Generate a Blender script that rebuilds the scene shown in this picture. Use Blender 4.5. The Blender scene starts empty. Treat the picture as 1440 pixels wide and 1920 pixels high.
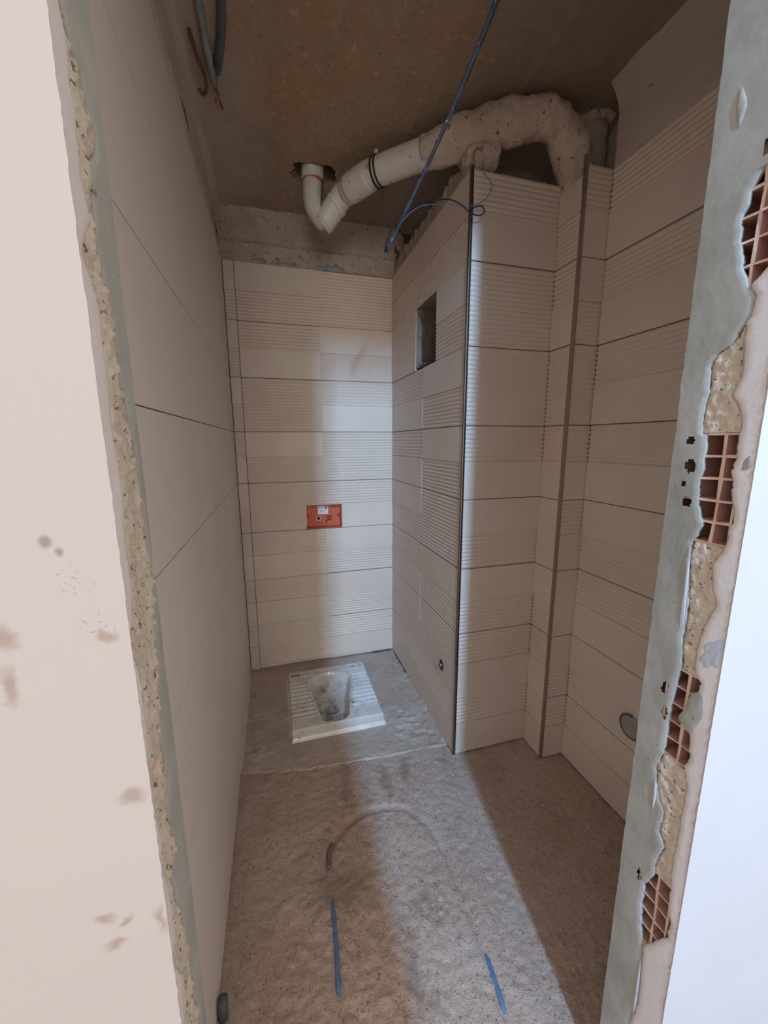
import bpy, bmesh, math, random
from mathutils import Vector, noise

# ------------------------------------------------------------------ camera, light, exposure
scene = bpy.context.scene
COL = scene.collection
random.seed(7)

cam_data = bpy.data.cameras.new('camera')
cam = bpy.data.objects.new('camera', cam_data)
COL.objects.link(cam)
cam_data.sensor_fit = 'VERTICAL'
cam_data.sensor_height = 36.0
cam_data.sensor_width = 27.0
cam_data.lens = 722.2545 / 1920 * 36.0
cam_data.clip_start = 0.02
cam.location = (0.2147, -2.3984, 1.4375)
cam.rotation_euler = (1.39113, 0.00453, -0.27550)
scene.camera = cam

world = bpy.data.worlds.new('world')
scene.world = world
world.use_nodes = True
bg = world.node_tree.nodes['Background']
bg.inputs['Color'].default_value = (1.0, 0.955, 0.93, 1)
bg.inputs['Strength'].default_value = 1.02

win = bpy.data.lights.new('window_daylight', 'AREA')
win.shape = 'RECTANGLE'
win.size = 0.15
win.size_y = 0.6
win.energy = 165
win.color = (0.30, 0.59, 1.0)
wo = bpy.data.objects.new('window_daylight', win)
COL.objects.link(wo)
wo.location = (0.44, -5.0, 3.42)
wo.rotation_euler = (math.radians(62), 0, math.radians(-2))
# added fill lamp far behind the camera, to brighten the room interior
hw = bpy.data.lights.new('room_fill_light', 'AREA')
hw.shape = 'RECTANGLE'
hw.size = 3.0
hw.size_y = 2.4
hw.energy = 150
hw.color = (1.0, 0.95, 0.90)
ho = bpy.data.objects.new('room_fill_light', hw)
COL.objects.link(ho)
ho.location = (-0.75, -10.0, 1.45)
ho.rotation_euler = (math.radians(90), 0, math.radians(-6))

vs = scene.view_settings
vs.view_transform = 'Standard'
vs.look = 'None'
vs.exposure = 0.38
vs.gamma = 1.0
vs.use_curve_mapping = False

# ------------------------------------------------------------------ helpers
def lin(r, g, b):
    f = lambda c: (c / 255 / 12.92) if c / 255 <= 0.04045 else ((c / 255 + 0.055) / 1.055) ** 2.4
    return (f(r), f(g), f(b), 1)


class NT:
    def __init__(self, name):
        self.m = bpy.data.materials.new(name)
        self.m.use_nodes = True
        self.t = self.m.node_tree
        self.b = self.t.nodes['Principled BSDF']
        self.pos = self.t.nodes.new('ShaderNodeNewGeometry').outputs['Position']

    def n(self, typ, **kw):
        nd = self.t.nodes.new(typ)
        for k, v in kw.items():
            setattr(nd, k, v)
        return nd

    def link(self, a, b):
        self.t.links.new(a, b)

    def noise(self, scale, detail=4, rough=0.6, stretch=None, vec=None):
        nd = self.n('ShaderNodeTexNoise')
        nd.inputs['Scale'].default_value = scale
        nd.inputs['Detail'].default_value = detail
        nd.inputs['Roughness'].default_value = rough
        src = vec or self.pos
        if stretch:
            mp = self.n('ShaderNodeMapping')
            mp.inputs['Scale'].default_value = stretch
            self.link(src, mp.inputs['Vector'])
            src = mp.outputs['Vector']
        self.link(src, nd.inputs['Vector'])
        return nd.outputs['Fac']

    def ramp(self, fac, p0, p1):
        mr = self.n('ShaderNodeMapRange')
        mr.inputs['From Min'].default_value = p0
        mr.inputs['From Max'].default_value = p1
        self.link(fac, mr.inputs['Value'])
        return mr.outputs['Result']

    def mix(self, fac, a, b, blend='MIX'):
        mx = self.n('ShaderNodeMix', data_type='RGBA', blend_type=blend)
        if isinstance(fac, float):
            mx.inputs[0].default_value = fac
        else:
            self.link(fac, mx.inputs[0])
        for i, c in ((6, a), (7, b)):
            if isinstance(c, tuple):
                mx.inputs[i].default_value = c
            else:
                self.link(c, mx.inputs[i])
        return mx.outputs[2]

    def mul(self, a, b):
        mt = self.n('ShaderNodeMath', operation='MULTIPLY')
        for i, v in ((0, a), (1, b)):
            if isinstance(v, (int, float)):
                mt.inputs[i].default_value = v
            else:
                self.link(v, mt.inputs[i])
        return mt.outputs[0]

    def bump(self, h, strength=0.4, dist=0.004, prev=None):
        bp = self.n('ShaderNodeBump')
        bp.inputs['Strength'].default_value = strength
        bp.inputs['Distance'].default_value = dist
        self.link(h, bp.inputs['Height'])
        if prev:
            self.link(prev, bp.inputs['Normal'])
        self.link(bp.outputs['Normal'], self.b.inputs['Normal'])
        return bp.outputs['Normal']

    def out(self, col, rough=0.8, metal=0.0):
        if isinstance(col, tuple):
            self.b.inputs['Base Color'].default_value = col
        else:
            self.link(col, self.b.inputs['Base Color'])
        self.b.inputs['Roughness'].default_value = rough
        self.b.inputs['Metallic'].default_value = metal
        return self.m

    def spot(self, centre, radius, wob=0.02, stretch=(1, 1, 1), scale=25):
        """mask of an irregular stain around a point of the thing"""
        nz = self.n('ShaderNodeTexNoise')
        nz.inputs['Scale'].default_value = scale
        nz.inputs['Detail'].default_value = 4
        self.link(self.pos, nz.inputs['Vector'])
        sc = self.n('ShaderNodeVectorMath', operation='SCALE')
        self.link(nz.outputs['Color'], sc.inputs[0])
        sc.inputs['Scale'].default_value = wob * 2
        ad = self.n('ShaderNodeVectorMath', operation='ADD')
        self.link(self.pos, ad.inputs[0])
        self.link(sc.outputs[0], ad.inputs[1])
        sb = self.n('ShaderNodeVectorMath', operation='SUBTRACT')
        self.link(ad.outputs[0], sb.inputs[0])
        sb.inputs[1].default_value = tuple(c + wob for c in centre)
        ml = self.n('ShaderNodeVectorMath', operation='MULTIPLY')
        self.link(sb.outputs[0], ml.inputs[0])
        ml.inputs[1].default_value = stretch
        ln = self.n('ShaderNodeVectorMath', operation='LENGTH')
        self.link(ml.outputs[0], ln.inputs[0])
        return self.ramp(ln.outputs['Value'], radius, radius * 0.35)


def simple(name, c, rough=0.5, metal=0.0, bump=None):
    m = NT(name)
    if bump:
        m.bump(m.noise(bump[0], 5), bump[1], bump[2])
    return m.out(lin(*c), rough, metal)


def two_tone(name, c1, c2, scale, rough=0.85, bumps=((60, 0.5, 0.004),), lo=0.35, hi=0.65, stretch=None, speck=None):
    m = NT(name)
    col = m.mix(m.ramp(m.noise(scale, 5, 0.65, stretch), lo, hi), lin(*c1), lin(*c2))
    if speck:
        col = m.mix(m.ramp(m.noise(speck[0], 3, 0.6), speck[2], speck[2] + 0.06), col, lin(*speck[1]))
    prev = None
    for s, st, d in bumps:
        prev = m.bump(m.noise(s, 6, 0.65), st, d, prev)
    return m.out(col, rough)


def link(name, me, mat, parent=None):
    o = bpy.data.objects.new(name, me)
    COL.objects.link(o)
    if mat is not None and not me.materials:
        me.materials.append(mat)
    if parent is not None:
        o.parent = parent
    return o


def obj(name, v, f, mat, parent=None, smooth=False):
    me = bpy.data.meshes.new(name)
    me.from_pydata([tuple(p) for p in v], [], f)
    if smooth:
        me.polygons.foreach_set('use_smooth', [True] * len(me.polygons))
    me.update()
    return link(name, me, mat, parent)


def bm_obj(name, bm, mat, parent=None, smooth=False):
    me = bpy.data.meshes.new(name)
    bmesh.ops.recalc_face_normals(bm, faces=bm.faces)
    bm.to_mesh(me)
    bm.free()
    if smooth:
        me.polygons.foreach_set('use_smooth', [True] * len(me.polygons))
    return link(name, me, mat, parent)


def empty(name, loc):
    o = bpy.data.objects.new(name, None)
    o.empty_display_size = 0.05
    o.location = loc
    COL.objects.link(o)
    bpy.context.view_layer.update()
    return o


def under(child, root):
    """parent keeping the world place (all children are modelled in world coordinates)"""
    child.parent = root
    child.matrix_parent_inverse = root.matrix_basis.inverted()
    return child


def tag(o, label, cat, group=None):
    o['label'] = label
    o['category'] = cat
    if group:
        o['group'] = group
    return o


def struct(o):
    o['kind'] = 'structure'
    return o


def box_bm(bm, x0, x1, y0, y1, z0, z1):
    vs_ = [bm.verts.new(p) for p in ((x0, y0, z0), (x1, y0, z0), (x1, y1, z0), (x0, y1, z0),
                                     (x0, y0, z1), (x1, y0, z1), (x1, y1, z1), (x0, y1, z1))]
    for q in ((0, 3, 2, 1), (4, 5, 6, 7), (0, 1, 5, 4), (1, 2, 6, 5), (2, 3, 7, 6), (3, 0, 4, 7)):
        bm.faces.new([vs_[i] for i in q])


def boxes(name, lst, mat, parent=None, bevel=0):
    bm = bmesh.new()
    for b in lst:
        box_bm(bm, *b)
    if bevel:
        bmesh.ops.bevel(bm, geom=list(bm.edges), offset=bevel, segments=2, affect='EDGES')
    return bm_obj(name, bm, mat, parent)


def catmull(pts, n):
    P = [Vector(p) for p in pts]
    P = [P[0] * 2 - P[1]] + P + [P[-1] * 2 - P[-2]]
    out = []
    for i in range(1, len(P) - 2):
        a, b, c, d = P[i - 1:i + 3]
        for k in range(n):
            t = k / n
            out.append(0.5 * ((2 * b) + (c - a) * t + (2 * a - 5 * b + 4 * c - d) * t * t + (3 * b - a - 3 * c + d) * t ** 3))
    out.append(P[-2])
    return out


def tube_data(path, rad, seg=12, cap=True, rough=0, rscale=30, seed=0):
    """rings along a path; rad is a number or a list; rough adds displaced lumps"""
    path = [Vector(p) for p in path]
    n = len(path)
    R = rad if isinstance(rad, (list, tuple)) else [rad] * n
    v, f = [], []
    ref = Vector((0.31, 0.17, 0.93))
    for i, p in enumerate(path):
        t = (path[min(i + 1, n - 1)] - path[max(i - 1, 0)]).normalized()
        a = ref - t * ref.dot(t)
        if a.length < 1e-3:
            a = Vector((1, 0, 0)) - t * t.x
        a.normalize()
        ref = a
        b = t.cross(a)
        for k in range(seg):
            w = 2 * math.pi * k / seg
            d = a * math.cos(w) + b * math.sin(w)
            q = p + d * R[i]
            if rough:
                q = q + d * rough * (noise.fractal(q * rscale + Vector((seed, 0, 0)), 0.9, 2.1, 4))
            v.append(q)
    for i in range(n - 1):
        for k in range(seg):
            k2 = (k + 1) % seg
            f.append((i * seg + k, i * seg + k2, (i + 1) * seg + k2, (i + 1) * seg + k))
    if cap:
        f.append(tuple(reversed(range(seg))))
        f.append(tuple(range((n - 1) * seg, n * seg)))
    return v, f


def tube(name, path, rad, mat, parent=None, **kw):
    v, f = tube_data(path, rad, **kw)
    return obj(name, v, f, mat, parent, smooth=True)


def smooth(a, b, x):
    t = max(0.0, min(1.0, (x - a) / (b - a)))
    return t * t * (3 - 2 * t)


def fnoise(x, y, z, o=5):
    return noise.fractal(Vector((x, y, z)), 1.0, 2.0, o)


# ------------------------------------------------------------------ materials
m_ = NT('ceramic_tile')
col_ = m_.mix(m_.ramp(m_.noise(3.0, 3), 0.35, 0.7), lin(214, 197, 180), lin(222, 206, 190))
col_ = m_.mix(m_.ramp(m_.noise(16, 5, 0.7), 0.62, 0.78), col_, lin(210, 192, 175))
m_.bump(m_.noise(400, 3), 0.08, 0.001)
M_TILE = m_.out(col_, 0.5)

m_ = NT('wide_plain_tile')
col_ = m_.mix(m_.ramp(m_.noise(2.2, 4, 0.6, (1, 1, 0.35)), 0.3, 0.7), lin(216, 203, 190), lin(223, 211, 199))
col_ = m_.mix(m_.ramp(m_.noise(9, 5, 0.7, (1, 1, 0.2)), 0.62, 0.8), col_, lin(229, 220, 209))
m_.bump(m_.noise(300, 3), 0.06, 0.001)
M_LTILE = m_.out(col_, 0.55)

M_GROUT = simple('joint_mortar', (92, 80, 70), 0.95)
M_GREY = two_tone('grey_plaster', (150, 149, 139), (172, 170, 161), 9, 0.85,
                  ((14, 0.12, 0.004), (120, 0.2, 0.0015)), speck=(55, (120, 120, 112), 0.68))
M_SKIM = two_tone('fine_plaster', (218, 210, 204), (226, 218, 213), 8, 0.85, ((20, 0.2, 0.006), (200, 0.15, 0.002)))
M_ROUGH = two_tone('coarse_mortar', (200, 184, 162), (216, 202, 184), 30, 0.95,
                   ((80, 0.5, 0.004), (220, 0.7, 0.003)), speck=(120, (120, 102, 84), 0.60))
M_CELL = simple('brick_inside', (178, 130, 116), 0.9)
M_BRICK = two_tone('fired_clay', (208, 170, 148), (218, 192, 172), 25, 0.9, ((90, 0.5, 0.004),), speck=(70, (214, 196, 182), 0.6))

# concrete ceiling: brown stains, board marks, pits
m_ = NT('ceiling_concrete')
c_ = m_.mix(m_.ramp(m_.noise(1.7, 5, 0.65), 0.34, 0.62), lin(176, 153, 130), lin(182, 147, 112))
c_ = m_.mix(m_.ramp(m_.noise(3.3, 4, 0.6, (1, 0.25, 1)), 0.45, 0.68), c_, lin(156, 139, 122))
c_ = m_.mix(m_.ramp(m_.noise(34, 5, 0.7), 0.56, 0.70), c_, lin(206, 180, 150))
c_ = m_.mix(m_.ramp(m_.noise(60, 3, 0.6), 0.66, 0.72), c_, lin(110, 92, 76))
sx = m_.n('ShaderNodeSeparateXYZ')
m_.link(m_.pos, sx.inputs[0])
ab = m_.n('ShaderNodeMath', operation='SUBTRACT')
m_.link(sx.outputs['X'], ab.inputs[0])
ab.inputs[1].default_value = 0.463
ab2 = m_.n('ShaderNodeMath', operation='ABSOLUTE')
m_.link(ab.outputs[0], ab2.inputs[0])
wob = m_.n('ShaderNodeMath', operation='MULTIPLY_ADD')
m_.link(m_.noise(4, 4, 0.6), wob.inputs[0])
wob.inputs[1].default_value = 0.4
m_.link(sx.outputs['X'], wob.inputs[2])
c_ = m_.mix(m_.mul(m_.ramp(wob.outputs[0], 0.46, 0.24), 0.85), c_, lin(204, 186, 168))
c_ = m_.mix(m_.mul(m_.ramp(wob.outputs[0], 0.95, 1.25), 0.8), c_, lin(168, 152, 132))
line_ = m_.mul(m_.ramp(ab2.outputs[0], 0.013, 0.002), m_.ramp(m_.noise(16, 4, 0.7), 0.48, 0.60))
c_ = m_.mix(line_, c_, lin(176, 160, 142))
nb = m_.bump(m_.noise(26, 6, 0.75), 0.8, 0.016)
m_.bump(m_.noise(150, 4, 0.7), 0.8, 0.006, nb)
M_CEIL = m_.out(c_, 0.95)

M_CEMENT = two_tone('dusty_cement', (180, 161, 146), (196, 178, 163), 5, 0.92,
                    ((28, 0.6, 0.01), (160, 0.4, 0.003)), speck=(45, (112, 98, 86), 0.66))
M_WALLCEM = two_tone('rough_wall_cement', (172, 154, 138), (192, 175, 159), 9, 0.95,
                     ((24, 0.7, 0.014), (140, 0.6, 0.004)), speck=(60, (104, 90, 78), 0.62))
M_NICHESHADE = two_tone('shaded_niche_cement', (118, 104, 92), (146, 130, 116), 14, 0.95, ((40, 0.6, 0.006),))  # cement darkened so the shade inside the niche sits in its colour
M_UPPER = two_tone('smoothed_wall_plaster', (190, 174, 160), (202, 187, 173), 4, 0.9,
                   ((10, 0.35, 0.012), (160, 0.25, 0.003)), stretch=(1, 0.6, 2.2))

m_ = NT('screed_floor')
c_ = m_.mix(m_.ramp(m_.noise(3.2, 5, 0.65), 0.36, 0.62), lin(204, 174, 154), lin(218, 192, 174))
c_ = m_.mix(m_.ramp(m_.noise(7, 5, 0.7), 0.55, 0.72), c_, lin(176, 148, 128))
c_ = m_.mix(m_.ramp(m_.noise(75, 4, 0.75), 0.55, 0.63), c_, lin(222, 199, 182))
c_ = m_.mix(m_.ramp(m_.noise(105, 4, 0.75, None), 0.58, 0.64), c_, lin(152, 126, 110))
damp = m_.spot((0.34, -1.36, 0), 0.13, 0.07, (1, 1, 1), 9)
c_ = m_.mix(m_.mul(damp, 0.5), c_, lin(132, 104, 88))
for sp_, st_ in (((0.60, -1.02, 0), (3.5, 0.8, 1)), ((0.70, -1.0, 0), (3.5, 0.9, 1)), ((0.44, -1.03, 0), (3, 1, 1)), ((0.52, -1.62, 0), (3, 0.7, 1))):
    c_ = m_.mix(m_.mul(m_.spot(sp_, 0.10, 0.05, st_, 10), 0.45), c_, lin(136, 116, 100))
nb = m_.bump(m_.noise(60, 5, 0.75), 1.0, 0.012)
m_.bump(m_.noise(200, 4, 0.7), 0.8, 0.004, nb)
M_FLOOR = m_.out(c_, 0.95)

m_ = NT('white_plaster')
c_ = m_.mix(m_.ramp(m_.noise(2.5, 3), 0.3, 0.7), lin(196, 191, 189), lin(191, 186, 184))
brown = lin(150, 122, 104)
for cc, rr, st in (((-0.026, -2, 1.268), 0.013, (1, 1, 0.8)), ((-0.030, -2, 1.22), 0.011, (1.2, 1, 0.4)),
                   ((0.055, -2, 1.078), 0.016, (1, 1, 1.2)), ((0.014, -2, 0.936), 0.012, (1, 1, 1.6)),
                   ((0.033, -2, 0.925), 0.010, (1, 1, 1.6)), ((0.019, -2, 0.897), 0.013, (1, 1, 1.6)),
                   ((0.052, -2, 1.256), 0.010, (1, 1, 1)), ((0.066, -2, 0.915), 0.014, (2, 1, 0.6))):
    c_ = m_.mix(m_.mul(m_.spot(cc, rr, 0.014, st, 45), 0.55), c_, brown)
for cc, rr in (((0.016, -2, 1.352), 0.007), ((0.026, -2, 1.343), 0.005)):
    c_ = m_.mix(m_.spot(cc, rr, 0.005, (1, 1, 1), 80), c_, lin(150, 148, 140))
for cc, rr in (((0.034, -2, 1.314), 0.022), ((0.046, -2, 1.27), 0.022)):
    fine = m_.mul(m_.spot(cc, rr, 0.012, (1, 1, 1), 50), m_.ramp(m_.noise(260, 3), 0.58, 0.66))
    c_ = m_.mix(fine, c_, lin(170, 132, 116))
for cc in ((1.03, -2, 0.98), (1.05, -2, 1.21), (0.99, -2, 0.86)):
    c_ = m_.mix(m_.spot(cc, 0.006, 0.003, (1, 1, 1), 80), c_, lin(150, 150, 165))
m_.bump(m_.noise(260, 4), 0.12, 0.002)
M_WHITE = m_.out(c_, 0.8)

M_STEEL = simple('dark_steel_trim', (132, 124, 118), 0.28, 1.0)
M_TRIM2 = simple('brown_grey_trim', (168, 152, 142), 0.3, 0.8)
M_PVC = two_tone('dusty_grey_pvc', (204, 194, 182), (214, 204, 193), 12, 0.5, ((200, 0.1, 0.002),), speck=(26, (158, 140, 122), 0.62))
M_PVCW = two_tone('pale_pvc', (204, 199, 190), (214, 209, 200), 14, 0.45, ((200, 0.08, 0.002),), speck=(20, (176, 162, 146), 0.66))
M_RED = simple('orange_rubber', (206, 92, 62), 0.6)
M_RUBBER = simple('black_rubber', (38, 33, 30), 0.6)
M_COAT = two_tone('pipe_mortar_coat', (200, 178, 158), (214, 194, 174), 10, 0.95, ((40, 0.7, 0.01), (170, 0.6, 0.004)), speck=(40, (120, 102, 84), 0.63))
m_ = NT('spattered_blue_conduit')
c_ = m_.mix(m_.ramp(m_.noise(20, 4), 0.4, 0.6), lin(58, 80, 102), lin(76, 102, 128))
c_ = m_.mix(m_.ramp(m_.noise(75, 3), 0.63, 0.67), c_, lin(206, 204, 200))
M_BLUE = m_.out(c_, 0.5)
M_BLUEF = two_tone('dusty_blue_hose', (78, 112, 150), (104, 132, 160), 40, 0.6, ((100, 0.3, 0.002),), speck=(60, (150, 132, 118), 0.6))
M_GREYHOSE = two_tone('dusty_grey_hose', (122, 106, 94), (100, 92, 88), 30, 0.8)
M_WIREK = simple('black_wire', (34, 28, 30), 0.5)
M_WIREB = simple('blue_wire', (98, 116, 160), 0.5)
M_WIREY = simple('yellow_wire', (196, 142, 50), 0.5)
M_WIREBR = simple('brown_wire', (104, 70, 44), 0.5)
M_CONDUIT = two_tone('dusty_grey_conduit', (118, 122, 122), (158, 160, 158), 20, 0.6, ((60, 0.3, 0.003),))
M_CONDUITD = two_tone('dark_grey_conduit', (74, 82, 82), (96, 100, 98), 20, 0.6)
m_ = NT('glazed_ceramic')
c_ = m_.mix(m_.ramp(m_.noise(5, 4), 0.45, 0.75), lin(226, 222, 214), lin(204, 194, 182))
dirt = m_.ramp(m_.noise(26, 6, 0.75), 0.60, 0.68)
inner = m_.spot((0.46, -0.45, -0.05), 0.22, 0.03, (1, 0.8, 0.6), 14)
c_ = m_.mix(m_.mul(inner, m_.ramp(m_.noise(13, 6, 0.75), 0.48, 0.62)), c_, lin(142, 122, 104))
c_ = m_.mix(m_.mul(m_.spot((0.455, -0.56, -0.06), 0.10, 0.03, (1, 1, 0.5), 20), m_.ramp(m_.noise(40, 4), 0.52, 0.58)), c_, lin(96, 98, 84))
c_ = m_.mix(dirt, c_, lin(138, 116, 98))
m_.bump(m_.noise(120, 4), 0.04, 0.002)
M_CERAM = m_.out(c_, 0.16)
M_HOLE = simple('drain_dark', (52, 42, 34), 0.7)  # dark colour stands in for the shade down the drain hole
M_ORANGE = simple('orange_plastic', (206, 98, 66), 0.5, 0, (60, 0.1, 0.002))
M_ORANGED = simple('deep_orange_plastic', (178, 66, 36), 0.5)
M_STICK = simple('white_sticker', (238, 240, 244), 0.6)
M_INK = simple('grey_print', (112, 124, 138), 0.6)
M_GREEN = simple('green_print', (112, 148, 138), 0.6)
M_WCLIP = simple('white_plastic', (226, 214, 204), 0.5)
M_CHROME = simple('chrome', (210, 212, 216), 0.2, 1.0)
M_DARKPL = simple('dark_grey_plastic', (92, 95, 95), 0.6, 0, (40, 0.3, 0.003))
M_BLUEGAP = simple('dark_blue_gap', (70, 82, 92), 0.7, 0, (40, 0.5, 0.006))
M_WHITECOAT = simple('white_gypsum_smear', (186, 190, 196), 0.9, 0, (60, 0.4, 0.004))

# ------------------------------------------------------------------ dimensions (metres; tile bottoms at z = 0)
XP, YP = 0.947, -0.975      # left edge of the pipe chase
XQ, YQ = 1.3215, -1.106     # second step of the chase
XR = 1.436                  # tiled face of the right wall
TH = 0.30                   # tile height
CEIL = 2.65
WY0, WY1 = -2.0, -1.9       # doorway wall
JL, JR = 0.07, 0.86         # doorway reveals

# ------------------------------------------------------------------ setting
# floor: a grid with a rough screed relief and a filled chase groove
LOOP = [(0.292, -1.78), (0.301, -1.648), (0.311, -1.543), (0.319, -1.41), (0.322, -1.274), (0.345, -1.22), (0.384, -1.184), (0.44, -1.152), (0.498, -1.139),
        (0.575, -1.142), (0.645, -1.165), (0.69, -1.215), (0.718, -1.29), (0.727, -1.39), (0.728, -1.499), (0.723, -1.661), (0.713, -1.756), (0.70, -1.87)]
LOOP3 = catmull([(a, b, 0) for a, b in LOOP], 8)


def seg_dist(x, y):
    best = 9
    for a, b in zip(LOOP3[:-1], LOOP3[1:]):
        dx, dy = b.x - a.x, b.y - a.y
        t = max(0, min(1, ((x - a.x) * dx + (y - a.y) * dy) / (dx * dx + dy * dy + 1e-12)))
        d = (x - a.x - dx * t) ** 2 + (y - a.y - dy * t) ** 2
        if d < best:
            best = d
    return math.sqrt(best)


def floor_z(x, y):
    z = -0.007 + 0.0035 * fnoise(x * 5, y * 5, 0) + 0.0034 * fnoise(x * 42, y * 42, 3, 4)
    if -1.95 < y < -1.08 and 0.25 < x < 0.78:
        d = seg_dist(x, y)
        if d < 0.016:
            z -= 0.008 * (1 - (d / 0.016) ** 2)
    return z


v, f = [], []
xs = [-0.02 + 0.0065 * i for i in range(235)]
ys = [-2.0 + 0.0065 * i for i in range(188)]
for y in ys:
    for x in xs:
        v.append((x, y, floor_z(x, y)))
nx = len(xs)
for j in range(len(ys) - 1):
    for i in range(nx - 1):
        f.append((j * nx + i, j * nx + i + 1, (j + 1) * nx + i + 1, (j + 1) * nx + i))
# coarse continuation in front of the doorway
b0 = len(v)
v += [(-3.5, -5, -0.007), (4.5, -5, -0.007), (4.5, -2.0, -0.007), (-3.5, -2.0, -0.007)]
f.append((b0, b0 + 1, b0 + 2, b0 + 3))
floor = struct(obj('floor', v, f, M_FLOOR, smooth=True))

# ceiling with two pipe openings
def in_hole(x, y):
    return ((x - 0.462) / 0.098) ** 4 + ((y + 0.375) / 0.062) ** 4 < 1 + 0.9 * fnoise(x * 22, y * 22, 0)


v, f = [], []
xs = [-0.05 + 0.009 * i for i in range(186)]
ys = [-2.0 + 0.009 * i for i in range(228)]
for y in ys:
    for x in xs:
        z = CEIL + 0.004 * fnoise(x * 6, y * 6, 7) - 0.0025 * abs(fnoise(x * 30, y * 30, 1, 4))
        for bx in (0.30, 0.463, 0.80, 1.12):
            z -= 0.004 * math.exp(-((x - bx) / 0.010) ** 2)
        z -= 0.022 * math.exp(-((x + 0.01) / 0.03) ** 2)
        v.append((x, y, z))
nx = len(xs)
for j in range(len(ys) - 1):
    for i in range(nx - 1):
        cx, cy = xs[i] + 0.0045, ys[j] + 0.0045
        if not in_hole(cx, cy):
            f.append((j * nx + i, (j + 1) * nx + i, (j + 1) * nx + i + 1, j * nx + i + 1))
b0 = len(v)
v += [(-0.05, -2, CEIL + .2), (1.62, -2, CEIL + .2), (1.62, 0.05, CEIL + .2), (-0.05, 0.05, CEIL + .2)]
f.append((b0, b0 + 1, b0 + 2, b0 + 3))
for a, b in (((0.35, -0.45), (0.58, -0.45)), ((0.58, -0.45), (0.58, -0.30)), ((0.58, -0.30), (0.35, -0.30)), ((0.35, -0.30), (0.35, -0.45))):
    b0 = len(v)
    v += [(a[0], a[1], CEIL - 0.001), (b[0], b[1], CEIL - 0.001), (b[0], b[1], CEIL + 0.2), (a[0], a[1], CEIL + 0.2)]
    f.append((b0, b0 + 1, b0 + 2, b0 + 3))
ceiling = struct(obj('ceiling', v, f, M_CEIL, smooth=True))

# wall cores. the tile face planes stand 8 mm in front of them
T = 0.008
wall_left = struct(boxes('wall_left', [(-0.12, -T, -1.9, 0.12, -0.1, 2.86)], M_GROUT))
wall_back = struct(boxes('wall_back', [(-T, 1.62, T, 0.12, -0.1, 2.86)], M_GROUT))
wall_right = struct(boxes('wall_right', [(XR + T, 1.66, -1.9, YQ - T, -0.1, 2.86), (1.56, 1.66, YQ - T, T, -0.1, 2.86)], M_GROUT))
# the chase: thin masonry skins, open at the top
wall_chase = struct(boxes('wall_chase', [(XP + T, XP + 0.085, YP + T, T, -0.1, 2.40),
                                         (XP + 0.085, XQ + T, YP + T, YP + 0.05, -0.1, 2.385),
                                         (XQ + T, XQ + 0.03, YQ + T, YP + 0.05, -0.1, 2.33),
                                         (XQ + 0.03, XR + T, YQ + T, YQ + 0.035, -0.1, 2.37)], M_GROUT))


def relief(name, origin, U, V, N, u1, v1, du, fn, mat, parent, thick=0.01):
    """a displaced skin: fn(u, v) gives the height along N, or None for a gap"""
    nu, nv = max(2, int(u1 / du)), max(2, int(v1 / du))
    O, U, V, N = Vector(origin), Vector(U), Vector(V), Vector(N)
    v, f, ok = [], [], []
    for j in range(nv + 1):
        for i in range(nu + 1):
            u, w = u1 * i / nu, v1 * j / nv
            h = fn(u, w)
            ok.append(h is not None)
            v.append(O + U * u + V * w + N * (h or 0))
    for j in range(nv):
        for i in range(nu):
            q = (j * (nu + 1) + i, j * (nu + 1) + i + 1, (j + 1) * (nu + 1) + i + 1, (j + 1) * (nu + 1) + i)
            if all(ok[k] for k in q):
                f.append(q)
    return obj(name, v, f, mat, parent, smooth=True)


# plaster above the tiles
def up_left(u, w):
    return 0.002 + 0.004 * fnoise(u * 3, w * 14, 2) + 0.0012 * fnoise(u * 30, w * 30, 2) + 0.006 * math.exp(-((w - 0.055) / 0.03) ** 2) + 0.04 * max(0, (w - 0.17) / 0.1) ** 2


relief('upper_plaster', (-T, -1.9, 2.395), (0, 1, 0), (0, 0, 1), (1, 0, 0), 1.91, 0.27, 0.009, up_left, M_UPPER, wall_left)


def up_back(u, w):
    e = 0.088 + 0.007 * fnoise(u * 9, 0, 4)
    t = smooth(e, e + 0.02, w)
    h = 0.015 * (1 - t) + 0.009 * t
    h += 0.007 * math.exp(-((w - e) / 0.007) ** 2) * (0.7 + fnoise(u * 25, 0, 1))
    h += (0.001 + 0.003 * t) * fnoise(u * 14, w * 14, 5) + (0.0004 + 0.0022 * t) * fnoise(u * 60, w * 60, 5)
    return max(h, 0.001) + 0.03 * max(0, (w - 0.16) / 0.1) ** 2


relief('upper_plaster', (-0.008, T, 2.395), (1, 0, 0), (0, 0, 1), (0, -1, 0), 0.97, 0.27, 0.007, up_back, M_WALLCEM, wall_back)
relief('upper_plaster', (0.95, T, 2.395), (1, 0, 0), (0, 0, 1), (0, -1, 0), 0.62, 0.27, 0.012, lambda u, w: 0.006 * fnoise(u * 14, w * 14, 9), M_WALLCEM, wall_back)
relief('upper_plaster', (XR + T, -1.9, 2.395), (0, 1, 0), (0, 0, 1), (-1, 0, 0), 1.9 + YQ + 0.0, 0.27, 0.01,
       lambda u, w: 0.002 + 0.003 * fnoise(u * 5, w * 12, 6) + 0.05 * max(0, (w - 0.16) / 0.1) ** 2, M_UPPER, wall_right)
relief('upper_plaster', (1.558, YQ - T, 2.1), (0, 1, 0), (0, 0, 1), (-1, 0, 0), 1.12, 0.56, 0.014,
       lambda u, w: 0.004 * fnoise(u * 5, w * 9, 8), M_UPPER, wall_right)
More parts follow.
